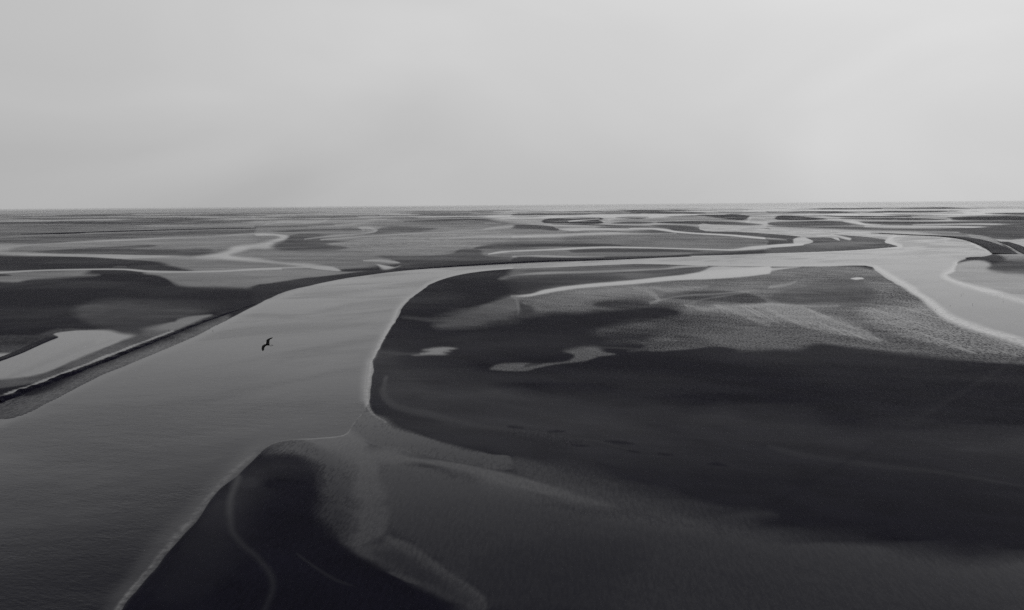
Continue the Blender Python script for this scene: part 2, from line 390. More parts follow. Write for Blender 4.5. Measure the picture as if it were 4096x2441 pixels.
# fine lighter curves on the near flat
poly(44, 12, 'T2 1160,870 1300,850 1250,1000 1240,1200 1330,1330 1800,1480 1400,1480 1200,1400 1130,1290 1150,1050', op=.7)
line(58, 26, 'T2 1270,1050,14 1255,1200,26 1310,1290,28 1450,1350,26 1700,1410,24 1900,1470,22 B2 1300,30,18 1600,110,16 1897,150,14 B3 300,190,10 600,230,8 900,300,3', op=.8)
poly(50, 20, 'B3 0,130 200,160 400,200 600,260 450,270 200,210 0,180', op=.6, rip=.2)
line(46, 24, 'B4 0,270,16 200,330,24 550,380,20 900,425,18 1300,470,16 1650,525,12 1897,570,8', op=.55)
poly(82, 9, 'P 1440,1600 1474,1612 1490,1650 1540,1695 1500,1740 1400,1745 1390,1700', rip=.4)
# junction: rippled sheet, stem and arms between the sand bodies
poly(84, 7, 'B2 690,150 800,30 850,10 880,40 970,110 1200,190 1500,280 1750,335 1897,352 1897,440 1500,390 1250,345 950,290 800,240', rip=.45)
poly(53, 26, 'B3 0,360 250,400 500,440 700,500 1000,580 1300,660 1600,735 1800,785 B4 0,865 300,935 0,960 B3 1500,910 1100,810 700,690 400,600 0,450', rip=.2)
poly(66, 16, 'B2 150,270 330,225 520,270 700,380 740,560 720,900 650,1010 560,930 440,770 480,640 440,440 330,350 100,330', rip=.6)
poly(58, 26, 'B2 940,400 1250,420 1600,480 1897,560 B3 400,700 900,780 1500,900 1897,1000 1897,1483 B2 1700,1483 1550,1270 1000,920', rip=.22)
poly(44, 30, 'B3 0,1000 500,950 1000,1000 900,1200 700,1300 1000,1483 -200,1483 -300,1200', op=.5)
poly(86, 18, 'B2 0,270 120,230 450,195 640,160 690,150 760,200 900,300 1000,330 950,400 930,480 960,640 980,900 900,1000 760,1080 660,1000 700,900 720,700 700,480 620,360 450,270 300,225 100,255', op=.95)
poly(84, 16, 'B2 900,300 1250,355 1500,392 1897,480 B3 200,540 500,640 750,715 500,690 200,620 B2 1897,575 1700,520 1500,465 1250,405 940,385')
line(80, 60, 'B3 -150,500,60 0,530,70 200,580,80 500,655,84 800,725,76 1100,790,60 1400,850,30 1700,900,8', soft=56, op=.55)
poly(58, 8, 'B2 720,1050 900,1000 1060,980 1350,1160 1550,1290 1690,1400 1690,1483 1560,1483 1400,1420 1200,1330 1000,1225 830,1130')
poly(44, 14, 'B2 880,1060 1000,1030 1300,1200 1500,1330 1580,1400 1500,1400 1250,1290 1000,1170', op=.8)
line(64, 22, 'B2 980,960,30 1150,1030,26 1350,1160,24 1550,1285,22 1690,1410,20 1690,1490,10', soft=14, op=.8)
# broad sheen low on the right
poly(54, 40, 'B3 1500,1000 1897,930 B4 300,970 700,985 1000,1010 1500,1105 1897,1190 1897,1560 B3 1000,1560 900,1400 1200,1100', rip=.12)
for q in ('B3 -20,125,4 20,128,10 90,135,4', 'B3 260,165,3 340,160,9 400,163,3', 'B3 440,262,3 500,268,8 570,272,3', 'B3 690,232,4 800,240,14 900,250,4', 'B3 860,300,3 900,310,7 950,318,3', 'B3 1080,325,3 1130,332,7 1190,336,3', 'B3 1440,400,3 1510,400,14 1590,412,3'):
    line(26, 8, q, soft=6, op=.75)
line(48, 12, 'B3 690,228,3 850,222,8 920,240,4', soft=6, op=.5)
line(42, 14, 'P 4096,1420 3900,1540 3600,1720 3300,1900 3050,2040', soft=14, op=.45)
line(60, 20, 'B3 1560,800,8 1760,780,20 1897,775,16 B4 60,790,6', soft=18, op=.4)
# the dark tongue of mud in front
poly(25, 22, 'B2 -200,640 -100,420 20,360 150,325 330,352 420,432 460,560 470,660 430,760 520,900 650,1020 800,1115 1000,1235 1200,1335 1400,1425 1550,1490 1000,1560 B1 860,1560 905,1483 1020,1340 1180,1140 1330,980 1450,840 1600,620', ax=1.3, rip=.03)
poly(41, 46, 'B1 1560,700 1700,560 1800,480 B2 60,400 200,380 330,420 250,440 100,480 B1 1850,700 1760,900 1700,1150 1500,1400 1150,1400 1300,1080', op=.85, ax=1.3)
line(48, 22, 'B1 1770,500,16 1715,620,22 1700,750,24 1735,920,22 1897,1100,20 B2 80,1200,24 120,1300,26 100,1400,24 60,1500,24', soft=16, op=.75)
line(40, 8, 'B2 290,1070,5 420,1165,10 620,1270,12 720,1300,4', soft=6, op=.75)
poly(34, 30, 'B1 1500,900 1700,800 1850,1000 1700,1200 1400,1150', op=.35)

RIVER = []
def river(soft, spec, ax=1.6):
    RIVER.append(('poly', 0, soft, pts(spec), dict(op=1.0, rip=0, ax=ax, k=4)))
river(4, 'P -1000,2130 -500,1912 -200,1783 0,1697 T1 130,1447 500,1288 870,1088 1320,898 1800,698 2200,498 2490,350 '
      'T2 230,240 500,165 800,100 1100,55 1490,8 S2 1900,697 2490,666 S3 600,640 1000,627 1600,602 2200,587 2490,575 '
      'S4 700,550 1100,525 1290,503 1230,480 1140,456 1150,438 1030,414 800,394 580,376 300,360 0,340 S3 2300,310 2000,295 1830,292 1835,332 2200,354 2490,374 '
      'S4 300,400 345,410 600,412 700,440 560,377 '
      'S4 0,338 500,352 1000,372 1300,387 1700,406 1900,432 2050,485 2140,535 2172,566 2130,590 1930,607 1830,660 1800,715 1715,770 1800,842 2000,912 T4 2100,222 2490,312 3300,560 '
      '3300,990 2490,720 2300,652 2000,570 1720,460 1600,390 1530,290 1420,205 1250,130 1060,0 S4 1040,698 500,691 S3 2490,691 1800,681 1300,668 1000,675 500,696 0,716 '
      'S2 2100,750 1850,800 1700,860 1540,970 T2 1440,330 1395,420 1325,520 1245,660 1195,770 1145,870 1145,960 1125,1060 1115,1220 1085,1310 '
      'B2 700,110 680,150 640,182 450,206 200,222 100,260 20,335 B1 1760,480 1600,605 1450,825 1325,970 1175,1130 1015,1330 895,1483 780,1700 500,2100 -2000,2100', ax=1.3)

SHALLOW = []
def shallow(width, spec, soft, op=1.0):
    SHALLOW.append(('line', 0, soft, pts(spec, width), dict(op=op, rip=0, width=width)))
shallow(30, 'T2 1530,240,5 1425,330,9 1350,450,14 1240,680,20 1150,880,22 1100,1060,24 1085,1250,24 1090,1330,18', 9, 1.0)
shallow(46, 'T2 1520,240,10 1425,330,14 1340,450,18 1225,680,26 1130,880,34 1080,1060,40 1060,1250,30', 20, .8)
shallow(60, 'B2 560,200,8 200,215,26 0,290,54 B1 1700,480,70 1540,640,84 1390,825,100 1260,975,110 1110,1145,110 960,1335,100 840,1490,90 700,1720,90', 42, .45)
shallow(20, 'T1 0,1500,26 870,1100,26 1320,910,22 1800,715,20 2200,510,18 2490,365,14 T2 500,178,8 1100,64,6', 18, .5)
shallow(16, 'S2 2490,715,6 2100,745,8 1850,795,10 1700,855,12 1540,965,14', 8, .8)
shallow(22, 'S3 1300,664,6 1800,674,8 2490,684,8 S4 500,684,8 1040,692,10 1160,765,18 1300,850,24 1480,960,28 T4 1560,290,34 1740,440,36 2000,550,34 2490,700,36 3200,930,36', 14)
shallow(14, 'S4 0,568,6 700,545,6 1100,520,7 1310,503,10 1245,478,10 1165,450,14 1220,405,10', 8)
shallow(8, 'S4 1700,412,6 1900,438,7 2040,490,8 2130,540,8', 5)
shallow(60, 'B2 740,80,30 690,150,60 560,195,70 300,222,60', 50, .35)
SHALLOW.append(('poly', 0, 50, pts('P 3300,1040 3560,1000 3900,1020 4096,1040 4096,1400 3800,1290 3640,1150 3500,1075'), dict(op=.45, rip=0, ax=2.5, k=4)))
FOAMS = []
def foam(width, spec, soft, op):
    FOAMS.append(('line', 0, soft, pts(spec, width), dict(op=op, rip=0, width=width)))
foam(10, 'T2 1520,240,3 1420,330,8 1340,460,12 1225,680,16 1165,820,14 1130,930,12 1110,1060,10 1100,1200,10 1090,1310,10 1120,1390,6 1250,1483,5', 6, 0.42)
foam(4, 'T2 1150,830,4 1150,950,6 1125,1060,6 1120,1220,6 1105,1310,5 1150,1410,4 1250,1483,3', 2.5, 0.46)
foam(4, 'T2 1110,860,3 1075,1050,5 1065,1300,4', 3, 0.26)
foam(18, 'B2 0,330,10 B1 1750,440,12 1600,590,16 1440,790,20 1290,970,26 1130,1170,28 1020,1310,28 880,1483,30 800,1620,30', 13, 0.26)
foam(6, 'B1 1400,850,3 1290,965,6 1180,1080,8 1080,1200,10 1000,1300,12 880,1460,16 800,1600,18', 5, 0.38)
foam(20, 'S4 1060,706,5 1180,780,10 1330,870,14 1480,966,18 T4 1560,310,22 1720,450,20 2000,562,18 2490,712,20 3200,940,20', 15, 2.2)
foam(16, 'S4 1830,660,5 1800,720,9 1715,770,13 1800,838,12 2200,955,14 T4 2490,310,15', 12, 2.0)
foam(14, 'S4 0,500,5 180,488,7 340,482,4', 4, .2)
foam(16, 'T3 300,218,6 700,160,9 1100,125,10 1500,88,12 1900,50,22 2490,5,20', 8, .3)

BANKS = [
    ('S2 1430,735,0.15 1700,712,0.5 2000,692,0.75 2490,664,0.9 S3 300,650,0.9 600,640,0.8 1000,627,0.6 1400,610,0.4 1750,598,0.1', 18),
    ('S4 1000,372,0.2 1300,387,0.5 1700,406,0.9 1900,432,1.3 2050,485,1.5 2140,535,1.4 2180,570,0.7', 25),
    ('S1 200,386,0.2 500,378,1.5 760,370,1.6 860,366,0.5 1100,357,1.1 1500,346,1.0 1900,336,0.8 2490,325,0.5', 60),
    ('T1 0,1285,0.7 200,1205,0.8 450,1113,0.6 700,1018,0.8 900,938,0.5 1100,863,0.7 1300,781,0.5 1500,700,0.5 1750,600,0.5 2000,502,0.5 2200,433,0.4 2490,330,0.2', 2),
    ('T1 0,888,0.3 200,815,0.25 450,702,0.3 565,655,0.3', 5),
    ('S4 2230,455,0.3 2330,490,0.8 2430,545,0.9 2490,575,0.6', 15),
]


# ------------------------------------------------------------------ the ground grid
az_in = np.linspace(math.radians(-41), math.radians(41), 1380)
az_out = np.linspace(math.radians(41), math.radians(319), 92)[1:-1]
AZ = np.concatenate((az_in, az_out))
tt = np.concatenate((np.geomspace(4.1, 30, 60)[:-1], np.linspace(30, 420, 260)[:-1],
                     np.linspace(420, 1700, 340)[:-1], np.geomspace(1700, 90000, 40)))
DIST = H * F / tt                      # 40 km ... about 2 m
nr, nc = len(DIST), len(AZ)
X = DIST[:, None] * np.sin(AZ)[None, :]
Y = DIST[:, None] * np.cos(AZ)[None, :]
X = X.ravel(); Y = Y.ravel()

def vnoise(x, y, seed):
    xi = np.floor(x).astype(np.int64); yi = np.floor(y).astype(np.int64)
    fx = x - xi; fy = y - yi
    fx = fx * fx * (3 - 2 * fx); fy = fy * fy * (3 - 2 * fy)
    def h(a, b):
        n = (a * 374761393 + b * 668265263 + seed * 974634541) & 0xffffffff
        n = ((n ^ (n >> 13)) * 1274126177) & 0xffffffff
        return ((n ^ (n >> 16)) & 0xffff) / 65535.0
    return (h(xi, yi) * (1 - fx) + h(xi + 1, yi) * fx) * (1 - fy) + (h(xi, yi + 1) * (1 - fx) + h(xi + 1, yi + 1) * fx) * fy
Dv = np.hypot(X, Y)
wx = np.zeros_like(X); wy = np.zeros_like(X)
for i, lam in enumerate((4, 9, 20, 45, 100, 220, 500)):
    fade = np.clip((Dv / lam - 5) / 6, 0, 1) * np.clip((260 - Dv / lam) / 120, 0, 1)
    wx += fade * 0.03 * lam * 2 * (vnoise(X / lam, Y / lam, 3 + i) - 0.5)
    wy += fade * 0.03 * lam * 2 * (vnoise(X / lam + 31.7, Y / lam + 11.3, 23 + i) - 0.5)
U, V = chart(X + wx, Y + wy)
FRONT = np.cos(np.arctan2(X, Y)) > 0.3
V = np.where(FRONT, V, 1e6)
TV = V - horizon_v(np.clip(U, -2000, 6000))

def sstep(e0, e1, x):
    t = np.clip((x - e0) / (e1 - e0), 0, 1)
    return t * t * (3 - 2 * t)
def sdist(u, v, a, closed, ax):
    """distance to the outline (chart pixels, across-view stretched by ax); negative inside"""
    n = len(a)
    best = np.full(u.shape, 1e18); par = np.zeros(u.shape); inside = np.zeros(u.shape, bool)
    x = u / ax
    for i in range(n if closed else n - 1):
        p, q = a[i], a[(i + 1) % n]
        px, qx = p[0] / ax, q[0] / ax
        dx, dy = qx - px, q[1] - p[1]
        l2 = dx * dx + dy * dy + 1e-12
        t = np.clip(((x - px) * dx + (v - p[1]) * dy) / l2, 0, 1)
        d = (x - px - t * dx) ** 2 + (v - p[1] - t * dy) ** 2
        m = d < best
        best = np.where(m, d, best); par = np.where(m, i + t, par)
        if closed and (p[1] > 0) is not None:
            c = (p[1] > v) != (q[1] > v)
            xx = px + (v - p[1]) * dx / (dy if abs(dy) > 1e-9 else 1e-9)
            inside ^= c & (x < xx)
    d = np.sqrt(best)
    return np.where(inside, -d, d), par
def sstep(e0, e1, x):
    t = np.clip((x - e0) / (e1 - e0), 0, 1)
    return t * t * (3 - 2 * t)

W = np.zeros_like(X); RIP = np.full_like(X, 0.03); PALE = np.zeros_like(X)
SOFTN = 0.45 + 1.5 * sstep(0.3, 0.8, vnoise(U / 260 + 7, V / 42, 71)) + 0.3 * vnoise(U / 90, V / 16, 72)
def stamp(f, target=None):
    kind, gray, soft, a, o = f
    if kind == 'poly':
        a = spread_edges(a, True); cu, cv = np.clip(a[:, 0], 0, 4096).mean(), np.minimum(a[:, 1], 2441).mean()
        a = smooth(a, True, o['k']) if o['k'] > 1 else a
        ax = o['ax']; pad = soft * 3.2
        box = (a[:, 0].min() - pad * ax, a[:, 0].max() + pad * ax, a[:, 1].min() - pad, a[:, 1].max() + pad)
    else:
        a = spread_edges(a, False); cu, cv = np.clip(a[:, 0], 0, 4096).mean(), a[:, 1].mean()
        a = smooth(a, False, 5); ax = 1.0
        pad = (max(o['width'], a[:, 2].max() if a.shape[1] > 2 else 0)) * 1.5 + 4
        box = (a[:, 0].min() - pad, a[:, 0].max() + pad, a[:, 1].min() - pad, a[:, 1].max() + pad)
    idx = np.nonzero((U > box[0]) & (U < box[1]) & (V > box[2]) & (V < box[3]) & FRONT)[0]
    if len(idx) == 0:
        return
    d, par = sdist(U[idx], V[idx], a, kind == 'poly', ax)
    if kind == 'poly':
        sf = soft * (SOFTN[idx] if target is None else 1.0)
        m = 1 - sstep(-sf, sf, d)
    else:
        wd = np.interp(par, np.arange(len(a)), a[:, 2]) if a.shape[1] > 2 else o['width']
        wd = np.maximum(wd, 0.01) / 2
        s = soft if soft else np.maximum(wd * 0.8, 1.0)
        m = (1 - sstep(wd - s, wd + s, d)) * np.clip(wd, 0, 1)
    if target is not None:
        target[idx] = np.maximum(target[idx], m * o['op'])
        return
    m = m * o['op']
    wv = wet(gray, cu, cv)
    W[idx] += (wv - W[idx]) * m
    RIP[idx] += (o['rip'] - RIP[idx]) * m
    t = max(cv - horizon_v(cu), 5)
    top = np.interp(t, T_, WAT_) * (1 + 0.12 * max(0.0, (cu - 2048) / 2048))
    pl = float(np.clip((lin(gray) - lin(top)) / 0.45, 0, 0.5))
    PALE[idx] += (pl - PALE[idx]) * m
for f in FEAT:
    stamp(f)
RIV = np.zeros_like(X); SHELF = np.zeros_like(X); FOAM = np.zeros_like(X)
for f in RIVER:
    stamp(f, RIV)
for f in SHALLOW:
    stamp(f, SHELF)
for f in FOAMS:
    stamp(f, FOAM)
SEA = 1 - sstep(14, 25, np.where(FRONT, TV, H * F / Dv))     # open water beyond the flats
W = W + (0.62 + 0.4 * sstep(1000, 2500, np.clip(U, -4000, 8000)) - W) * SEA
W = np.maximum(W, sstep(0.05, 0.33, RIV))
Z = 0.06 - 0.26 * RIV
Z += np.where(RIV < 0.01, 0.06 * (vnoise(X / 40, Y / 40, 91) - 0.5) * sstep(30, 80, Dv) * np.clip(900 / Dv, 0, 1), 0)

def grid_mesh(name, x, y, z, keep=None, attrs=()):
    i, j = np.meshgrid(np.arange(nr - 1), np.arange(nc), indexing='ij')
    j2 = (j + 1) % nc
    q = np.stack((i * nc + j, (i + 1) * nc + j, (i + 1) * nc + j2, i * nc + j2), -1).reshape(-1, 4)
    if keep is not None:
        q = q[keep[q].any(1)]
    used = np.unique(q)
    remap = np.full(len(x), -1, np.int64); remap[used] = np.arange(len(used))
    q = remap[q]
    co = np.stack((x, y, z), -1)[used]
    me = bpy.data.meshes.new(name)
    me.vertices.add(len(co)); me.vertices.foreach_set('co', co.astype(np.float32).ravel())
    me.loops.add(q.size); me.loops.foreach_set('vertex_index', q.astype(np.int32).ravel())
    me.polygons.add(len(q)); me.polygons.foreach_set('loop_start', np.arange(0, q.size, 4, dtype=np.int32))
    me.polygons.foreach_set('use_smooth', np.ones(len(q), bool))
    for nm, val in attrs:
        at = me.attributes.new(nm, 'FLOAT', 'POINT')
        at.data.foreach_set('value', val[used].astype(np.float32))
    me.update(); me.validate()
    return me
def link(name, me, kind=None, parent=None, **props):
    o = bpy.data.objects.new(name, me)
    sc.collection.objects.link(o)
    if kind:
        o['kind'] = kind
    for k, v in props.items():
        o[k] = v
    if parent:
        o.parent = parent
    return o

# ------------------------------------------------------------------ materials
def new_mat(name):
    m = bpy.data.materials.new(name)
    m.use_nodes = True
    t = m.node_tree
    t.nodes.clear()
    return m, t, N(t, 'ShaderNodeOutputMaterial')
def principled(t, col, rough, ior=1.33, level=0.5):
    b = N(t, 'ShaderNodeBsdfPrincipled')
    b.inputs['Base Color'].default_value = (*col, 1)
    b.inputs['Roughness'].default_value = rough
    b.inputs['IOR'].default_value = ior
    b.inputs['Specular IOR Level'].default_value = level
    return b
def noise(t, vec, scale, detail=3.0, rough=0.5, dist=0.0):
    n = N(t, 'ShaderNodeTexNoise')
    n.inputs['Scale'].default_value = scale
    n.inputs['Detail'].default_value = detail
    n.inputs['Roughness'].default_value = rough
    n.inputs['Distortion'].default_value = dist
    L(t, vec, n.inputs['Vector'])
    return n.outputs[0]
def attr(t, name):
    a = N(t, 'ShaderNodeAttribute', attribute_name=name)
    return a.outputs['Fac']
def mapping(t, vec, rot=0.0, scale=(1, 1, 1)):
    r = N(t, 'ShaderNodeMapping')
    r.inputs['Rotation'].default_value = (0, 0, rot)
    L(t, vec, r.inputs[0])
    m = N(t, 'ShaderNodeMapping')
    m.inputs['Scale'].default_value = scale
    L(t, r.outputs[0], m.inputs[0])
    return m.outputs[0]
def ramp01(t, x, a, b):
    n = N(t, 'ShaderNodeMapRange', interpolation_type='SMOOTHSTEP')
    n.inputs[1].default_value = a; n.inputs[2].default_value = b
    L(t, x, n.inputs[0])
    return n.outputs[0]

def flats_material():
    m, t, out = new_mat('wet_mud')
    geo = N(t, 'ShaderNodeNewGeometry')
    pos = geo.outputs['Position']
    w = attr(t, 'wetness'); rip = attr(t, 'ripple'); foam = attr(t, 'foam'); far = attr(t, 'far')
    # grain of the surface at several scales
    mid = noise(t, mapping(t, pos, 0.5, (0.05, 0.11, 0.05)), 1.0, 5, 0.55, 0.4)
    broad = noise(t, pos, 0.012, 3, 0.5, 0.6)
    # drag marks and ripple crests run one way over the flat
    a = ground_pt(3212, 1228); b = ground_pt(3537, 1368)
    ang = math.atan2(b[1] - a[1], b[0] - a[0])
    fine_a = noise(t, mapping(t, pos, -ang, (0.42, 1.5, 1)), 1.0, 3, 0.6)
    fine_b = noise(t, mapping(t, pos, -ang + 0.5, (1.5, 3.4, 1)), 1.0, 3, 0.6)
    fine = math_node(t, 'MULTIPLY_ADD', math_node(t, 'SUBTRACT', fine_b, 0.5), 0.75, fine_a)
    ruts = noise(t, mapping(t, pos, -ang, (0.009, 0.48, 1)), 1.0, 3, 0.6)
    ruts = math_node(t, 'MULTIPLY', ramp01(t, ruts, 0.57, 0.68), ramp01(t, rip, 0.42, 0.7))
    speck = ramp01(t, fine, 0.32, 0.68)
    sp = math_node(t, 'ADD', math_node(t, 'MULTIPLY_ADD', speck, 1.3, -0.62),
                   math_node(t, 'MULTIPLY', ruts, 1.1))
    sp = math_node(t, 'ADD', sp, math_node(t, 'MULTIPLY_ADD', mid, 0.9, -0.45))
    w1 = math_node(t, 'MULTIPLY_ADD', sp, rip, w)
    # soft patches of standing film everywhere
    patch = math_node(t, 'MULTIPLY_ADD', math_node(t, 'ADD', mid, broad), 0.16, -0.17)
    flow = noise(t, mapping(t, pos, 0.12, (0.0035, 0.016, 0.01)), 1.0, 7, 0.62, 0.5)
    patch = math_node(t, 'ADD', patch, math_node(t, 'MULTIPLY_ADD', flow, 0.5, -0.25))
    w2 = math_node(t, 'ADD', w1, math_node(t, 'MULTIPLY', patch, ramp01(t, w, 0.0, 0.25)))
    damp = math_node(t, 'MULTIPLY', ramp01(t, math_node(t, 'MULTIPLY_ADD', broad, 0.6, math_node(t, 'MULTIPLY', flow, 0.6)), 0.5, 0.85), 0.09)
    w2 = math_node(t, 'ADD', w2, damp)
    # far flats: braided creeks and pools
    creek = noise(t, pos, 1 / 1700.0, 2, 0.45, 1.6)
    ck = ramp01(t, creek, 0.48, 0.53)
    creek2 = noise(t, pos, 1 / 600.0, 1.5, 0.45, 1.2)
    ck2 = ramp01(t, creek2, 0.56, 0.64)
    ckk = math_node(t, 'MULTIPLY_ADD', ck2, 0.35, math_node(t, 'MULTIPLY_ADD', ck, 1.0, -0.68))
    def vein(scale, dist, wide):
        n = noise(t, mapping(t, pos, 0.15, (0.75, 1.0, 1)), scale, 2, 0.45, dist)
        d = math_node(t, 'ABSOLUTE', math_node(t, 'SUBTRACT', n, 0.5))
        return math_node(t, 'SUBTRACT', 1.0, ramp01(t, d, wide * 0.25, wide))
    vv = math_node(t, 'MAXIMUM', vein(1 / 800.0, 1.5, 0.06), vein(1 / 330.0, 1.0, 0.05))
    ckk = math_node(t, 'MULTIPLY_ADD', vv, 0.5, ckk)
    w3 = math_node(t, 'MULTIPLY_ADD', ckk, far, math_node(t, 'MULTIPLY_ADD', foam, 0.8, w2), clamp=True)
    mud = principled(t, (0.011, 0.0103, 0.020), 0.6, 1.33, 0.05)
    vary = math_node(t, 'MULTIPLY_ADD', math_node(t, 'ADD', mid, fine), 0.9, 0.1)
    colm = N(t, 'ShaderNodeMix', data_type='RGBA', blend_type='MULTIPLY')
    colm.inputs['Factor'].default_value = 1.0
    colm.inputs['A'].default_value = (0.0112, 0.0106, 0.0205, 1)
    L(t, vary, colm.inputs['B'])
    L(t, colm.outputs['Result'], mud.inputs['Base Color'])
    film = principled(t, (0.004, 0.004, 0.013), 0.04, 1.33, 0.5)
    pc = N(t, 'ShaderNodeCombineColor')
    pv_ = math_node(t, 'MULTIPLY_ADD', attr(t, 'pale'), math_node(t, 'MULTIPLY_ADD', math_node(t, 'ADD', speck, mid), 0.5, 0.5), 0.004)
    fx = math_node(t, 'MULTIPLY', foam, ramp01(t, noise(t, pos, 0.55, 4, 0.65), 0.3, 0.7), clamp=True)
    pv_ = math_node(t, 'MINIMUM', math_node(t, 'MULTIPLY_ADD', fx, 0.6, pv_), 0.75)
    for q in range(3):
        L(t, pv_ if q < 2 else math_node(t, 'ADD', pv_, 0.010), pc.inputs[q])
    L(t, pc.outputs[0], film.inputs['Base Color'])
    mx = N(t, 'ShaderNodeMixShader')
    L(t, w3, mx.inputs[0]); L(t, mud.outputs[0], mx.inputs[1]); L(t, film.outputs[0], mx.inputs[2])
    bump = N(t, 'ShaderNodeBump')
    bump.inputs['Strength'].default_value = 0.5
    bump.inputs['Distance'].default_value = 0.03
    L(t, noise(t, pos, 1.6, 4, 0.6), bump.inputs['Height'])
    L(t, bump.outputs[0], mud.inputs['Normal'])
    L(t, mx.outputs[0], out.inputs[0])
    return m
def water_material():
    m, t, out = new_mat('silty_water')
    geo = N(t, 'ShaderNodeNewGeometry')
    pos = geo.outputs['Position']
    calm = attr(t, 'calm'); foam = attr(t, 'foam')
    a = noise(t, mapping(t, pos, 0.35, (0.9, 2.0, 1)), 0.8, 4, 0.6, 0.3)
    b = noise(t, mapping(t, pos, 0.2, (0.25, 0.6, 1)), 0.6, 3, 0.5)
    hgt = math_node(t, 'MULTIPLY_ADD', b, 1.2, a)
    slick = ramp01(t, noise(t, mapping(t, pos, -0.5, (0.011, 0.026, 1)), 1.0, 4, 0.55, 0.9), 0.38, 0.66)
    rough_w = math_node(t, 'MULTIPLY', math_node(t, 'SUBTRACT', 1.0, calm), math_node(t, 'MULTIPLY_ADD', slick, -0.75, 1.0))
    wt = principled(t, (0.003, 0.003, 0.013), 0.1, 1.33, 0.5)
    pc = N(t, 'ShaderNodeCombineColor')
    sh = math_node(t, 'MULTIPLY_ADD', math_node(t, 'POWER', calm, 1.6), 0.22, 0.003)      # pale silt bed under the shallows
    silt = ramp01(t, noise(t, mapping(t, pos, -0.5, (0.012, 0.022, 1)), 1.0, 5, 0.6, 1.0), 0.42, 0.75)
    sh = math_node(t, 'MULTIPLY_ADD', silt, 0.05, sh)
    fx = math_node(t, 'MULTIPLY', foam, ramp01(t, noise(t, pos, 0.55, 4, 0.65), 0.3, 0.7), clamp=True)
    sh = math_node(t, 'MINIMUM', math_node(t, 'MULTIPLY_ADD', fx, 0.6, sh), 0.75)
    for q in range(3):
        L(t, sh if q < 2 else math_node(t, 'ADD', sh, 0.010), pc.inputs[q])
    L(t, pc.outputs[0], wt.inputs['Base Color'])
    L(t, math_node(t, 'MULTIPLY_ADD', rough_w, 0.17, 0.03), wt.inputs['Roughness'])
    bump = N(t, 'ShaderNodeBump')
    bump.inputs['Distance'].default_value = 0.06
    L(t, math_node(t, 'MULTIPLY', rough_w, 0.75), bump.inputs['Strength'])
    L(t, hgt, bump.inputs['Height'])
    L(t, bump.outputs[0], wt.inputs['Normal'])
    L(t, wt.outputs[0], out.inputs[0])
    return m
MUD, WATER = flats_material(), water_material()

FARF = (1 - sstep(35, 100, np.where(FRONT, TV, H * F / Dv))) * (0.35 + 0.65 * sstep(1300, 2600, np.clip(U, -4000, 8000))) * (1 - SEA)
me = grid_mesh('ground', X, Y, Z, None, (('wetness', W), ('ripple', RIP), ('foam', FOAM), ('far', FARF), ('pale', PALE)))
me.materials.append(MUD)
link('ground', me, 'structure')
CALM = np.clip(SHELF, 0, 1)
me = grid_mesh('river_water', X, Y, np.zeros_like(X), RIV > 0.02, (('calm', CALM), ('foam', FOAM)))
me.materials.append(WATER)
link('water', me, 'structure')

# ------------------------------------------------------------------ eroded banks: cut faces of mud over the water
def bank(spec, back=20.0, seed=1, rag=1.0):
    a = smooth(pts(spec), False, 14)
    rng = random.Random(seed)
    g = np.array([ground_pt(q[0], q[1])[:2] for q in a])
    hh = np.maximum(a[:, 2], 0.02)
    tan = np.gradient(g, axis=0)
    nrm = np.stack((-tan[:, 1], tan[:, 0]), -1); nrm /= np.linalg.norm(nrm, axis=1)[:, None] + 1e-9
    away = np.sign((nrm * g).sum(1))[:, None]
    nrm = nrm * away                                  # points away from the camera
    jit = np.array([rng.uniform(-1, 1) for _ in g])
    jit = np.convolve(jit, (0.25, 0.5, 0.25), 'same')
    vs, fs = [], []
    prof = ((-0.6, -0.35), (0.0, 0.05), (0.25, 0.75), (0.45, 1.0), (1.6, 1.03), (back * 0.5, 0.6), (back, 0.0))
    k = len(prof)
    for p, n, h, j in zip(g, nrm, hh, jit):
        for s, z in prof:
            q = p + n * (s * (0.35 + h) + j * h * 0.4 * rag if s < back * 0.4 else s)
            hz = h * (1 + 0.1 * rag * j)
            vs.append((q[0], q[1], 0.05 + z * hz if s < back else 0.04))
    for i in range(len(g) - 1):
        for c in range(k - 1):
            fs.append((i * k + c, (i + 1) * k + c, (i + 1) * k + c + 1, i * k + c + 1))
    me = bpy.data.meshes.new('bank')
    me.from_pydata(vs, [], fs)
    for nm, val in (('wetness', 0.02), ('ripple', 0.05), ('foam', 0.0), ('far', 0.0), ('pale', 0.0)):
        at = me.attributes.new(nm, 'FLOAT', 'POINT')
        at.data.foreach_set('value', np.full(len(vs), val, np.float32))
    me.materials.append(MUD)
    return link('bank', me, 'structure')
for i, (spec, bk) in enumerate(BANKS):
    bank(spec, bk, i + 1, 5.0 if bk == 2 else 1.0)

# ------------------------------------------------------------------ birds
import bmesh
def flat_mat(name, col, rough=0.6, mottle=0.5):
    m, t, out = new_mat(name)
    b = principled(t, col, rough, 1.4, 0.2)
    g = N(t, 'ShaderNodeTexCoord')
    n = noise(t, g.outputs['Object'], 18.0, 3, 0.6)
    mixc = N(t, 'ShaderNodeMix', data_type='RGBA', blend_type='MULTIPLY')
    mixc.inputs['Factor'].default_value = mottle
    mixc.inputs['A'].default_value = (*col, 1)
    L(t, n, mixc.inputs['B'])
    L(t, mixc.outputs['Result'], b.inputs['Base Color'])
    L(t, b.outputs[0], out.inputs[0])
    return m
BLACK = flat_mat('black_feathers', (0.006, 0.006, 0.007))
WHITE = flat_mat('white_feathers', (0.9, 0.9, 0.89), 0.6, 0.05)
HORN = flat_mat('horn', (0.05, 0.045, 0.03))

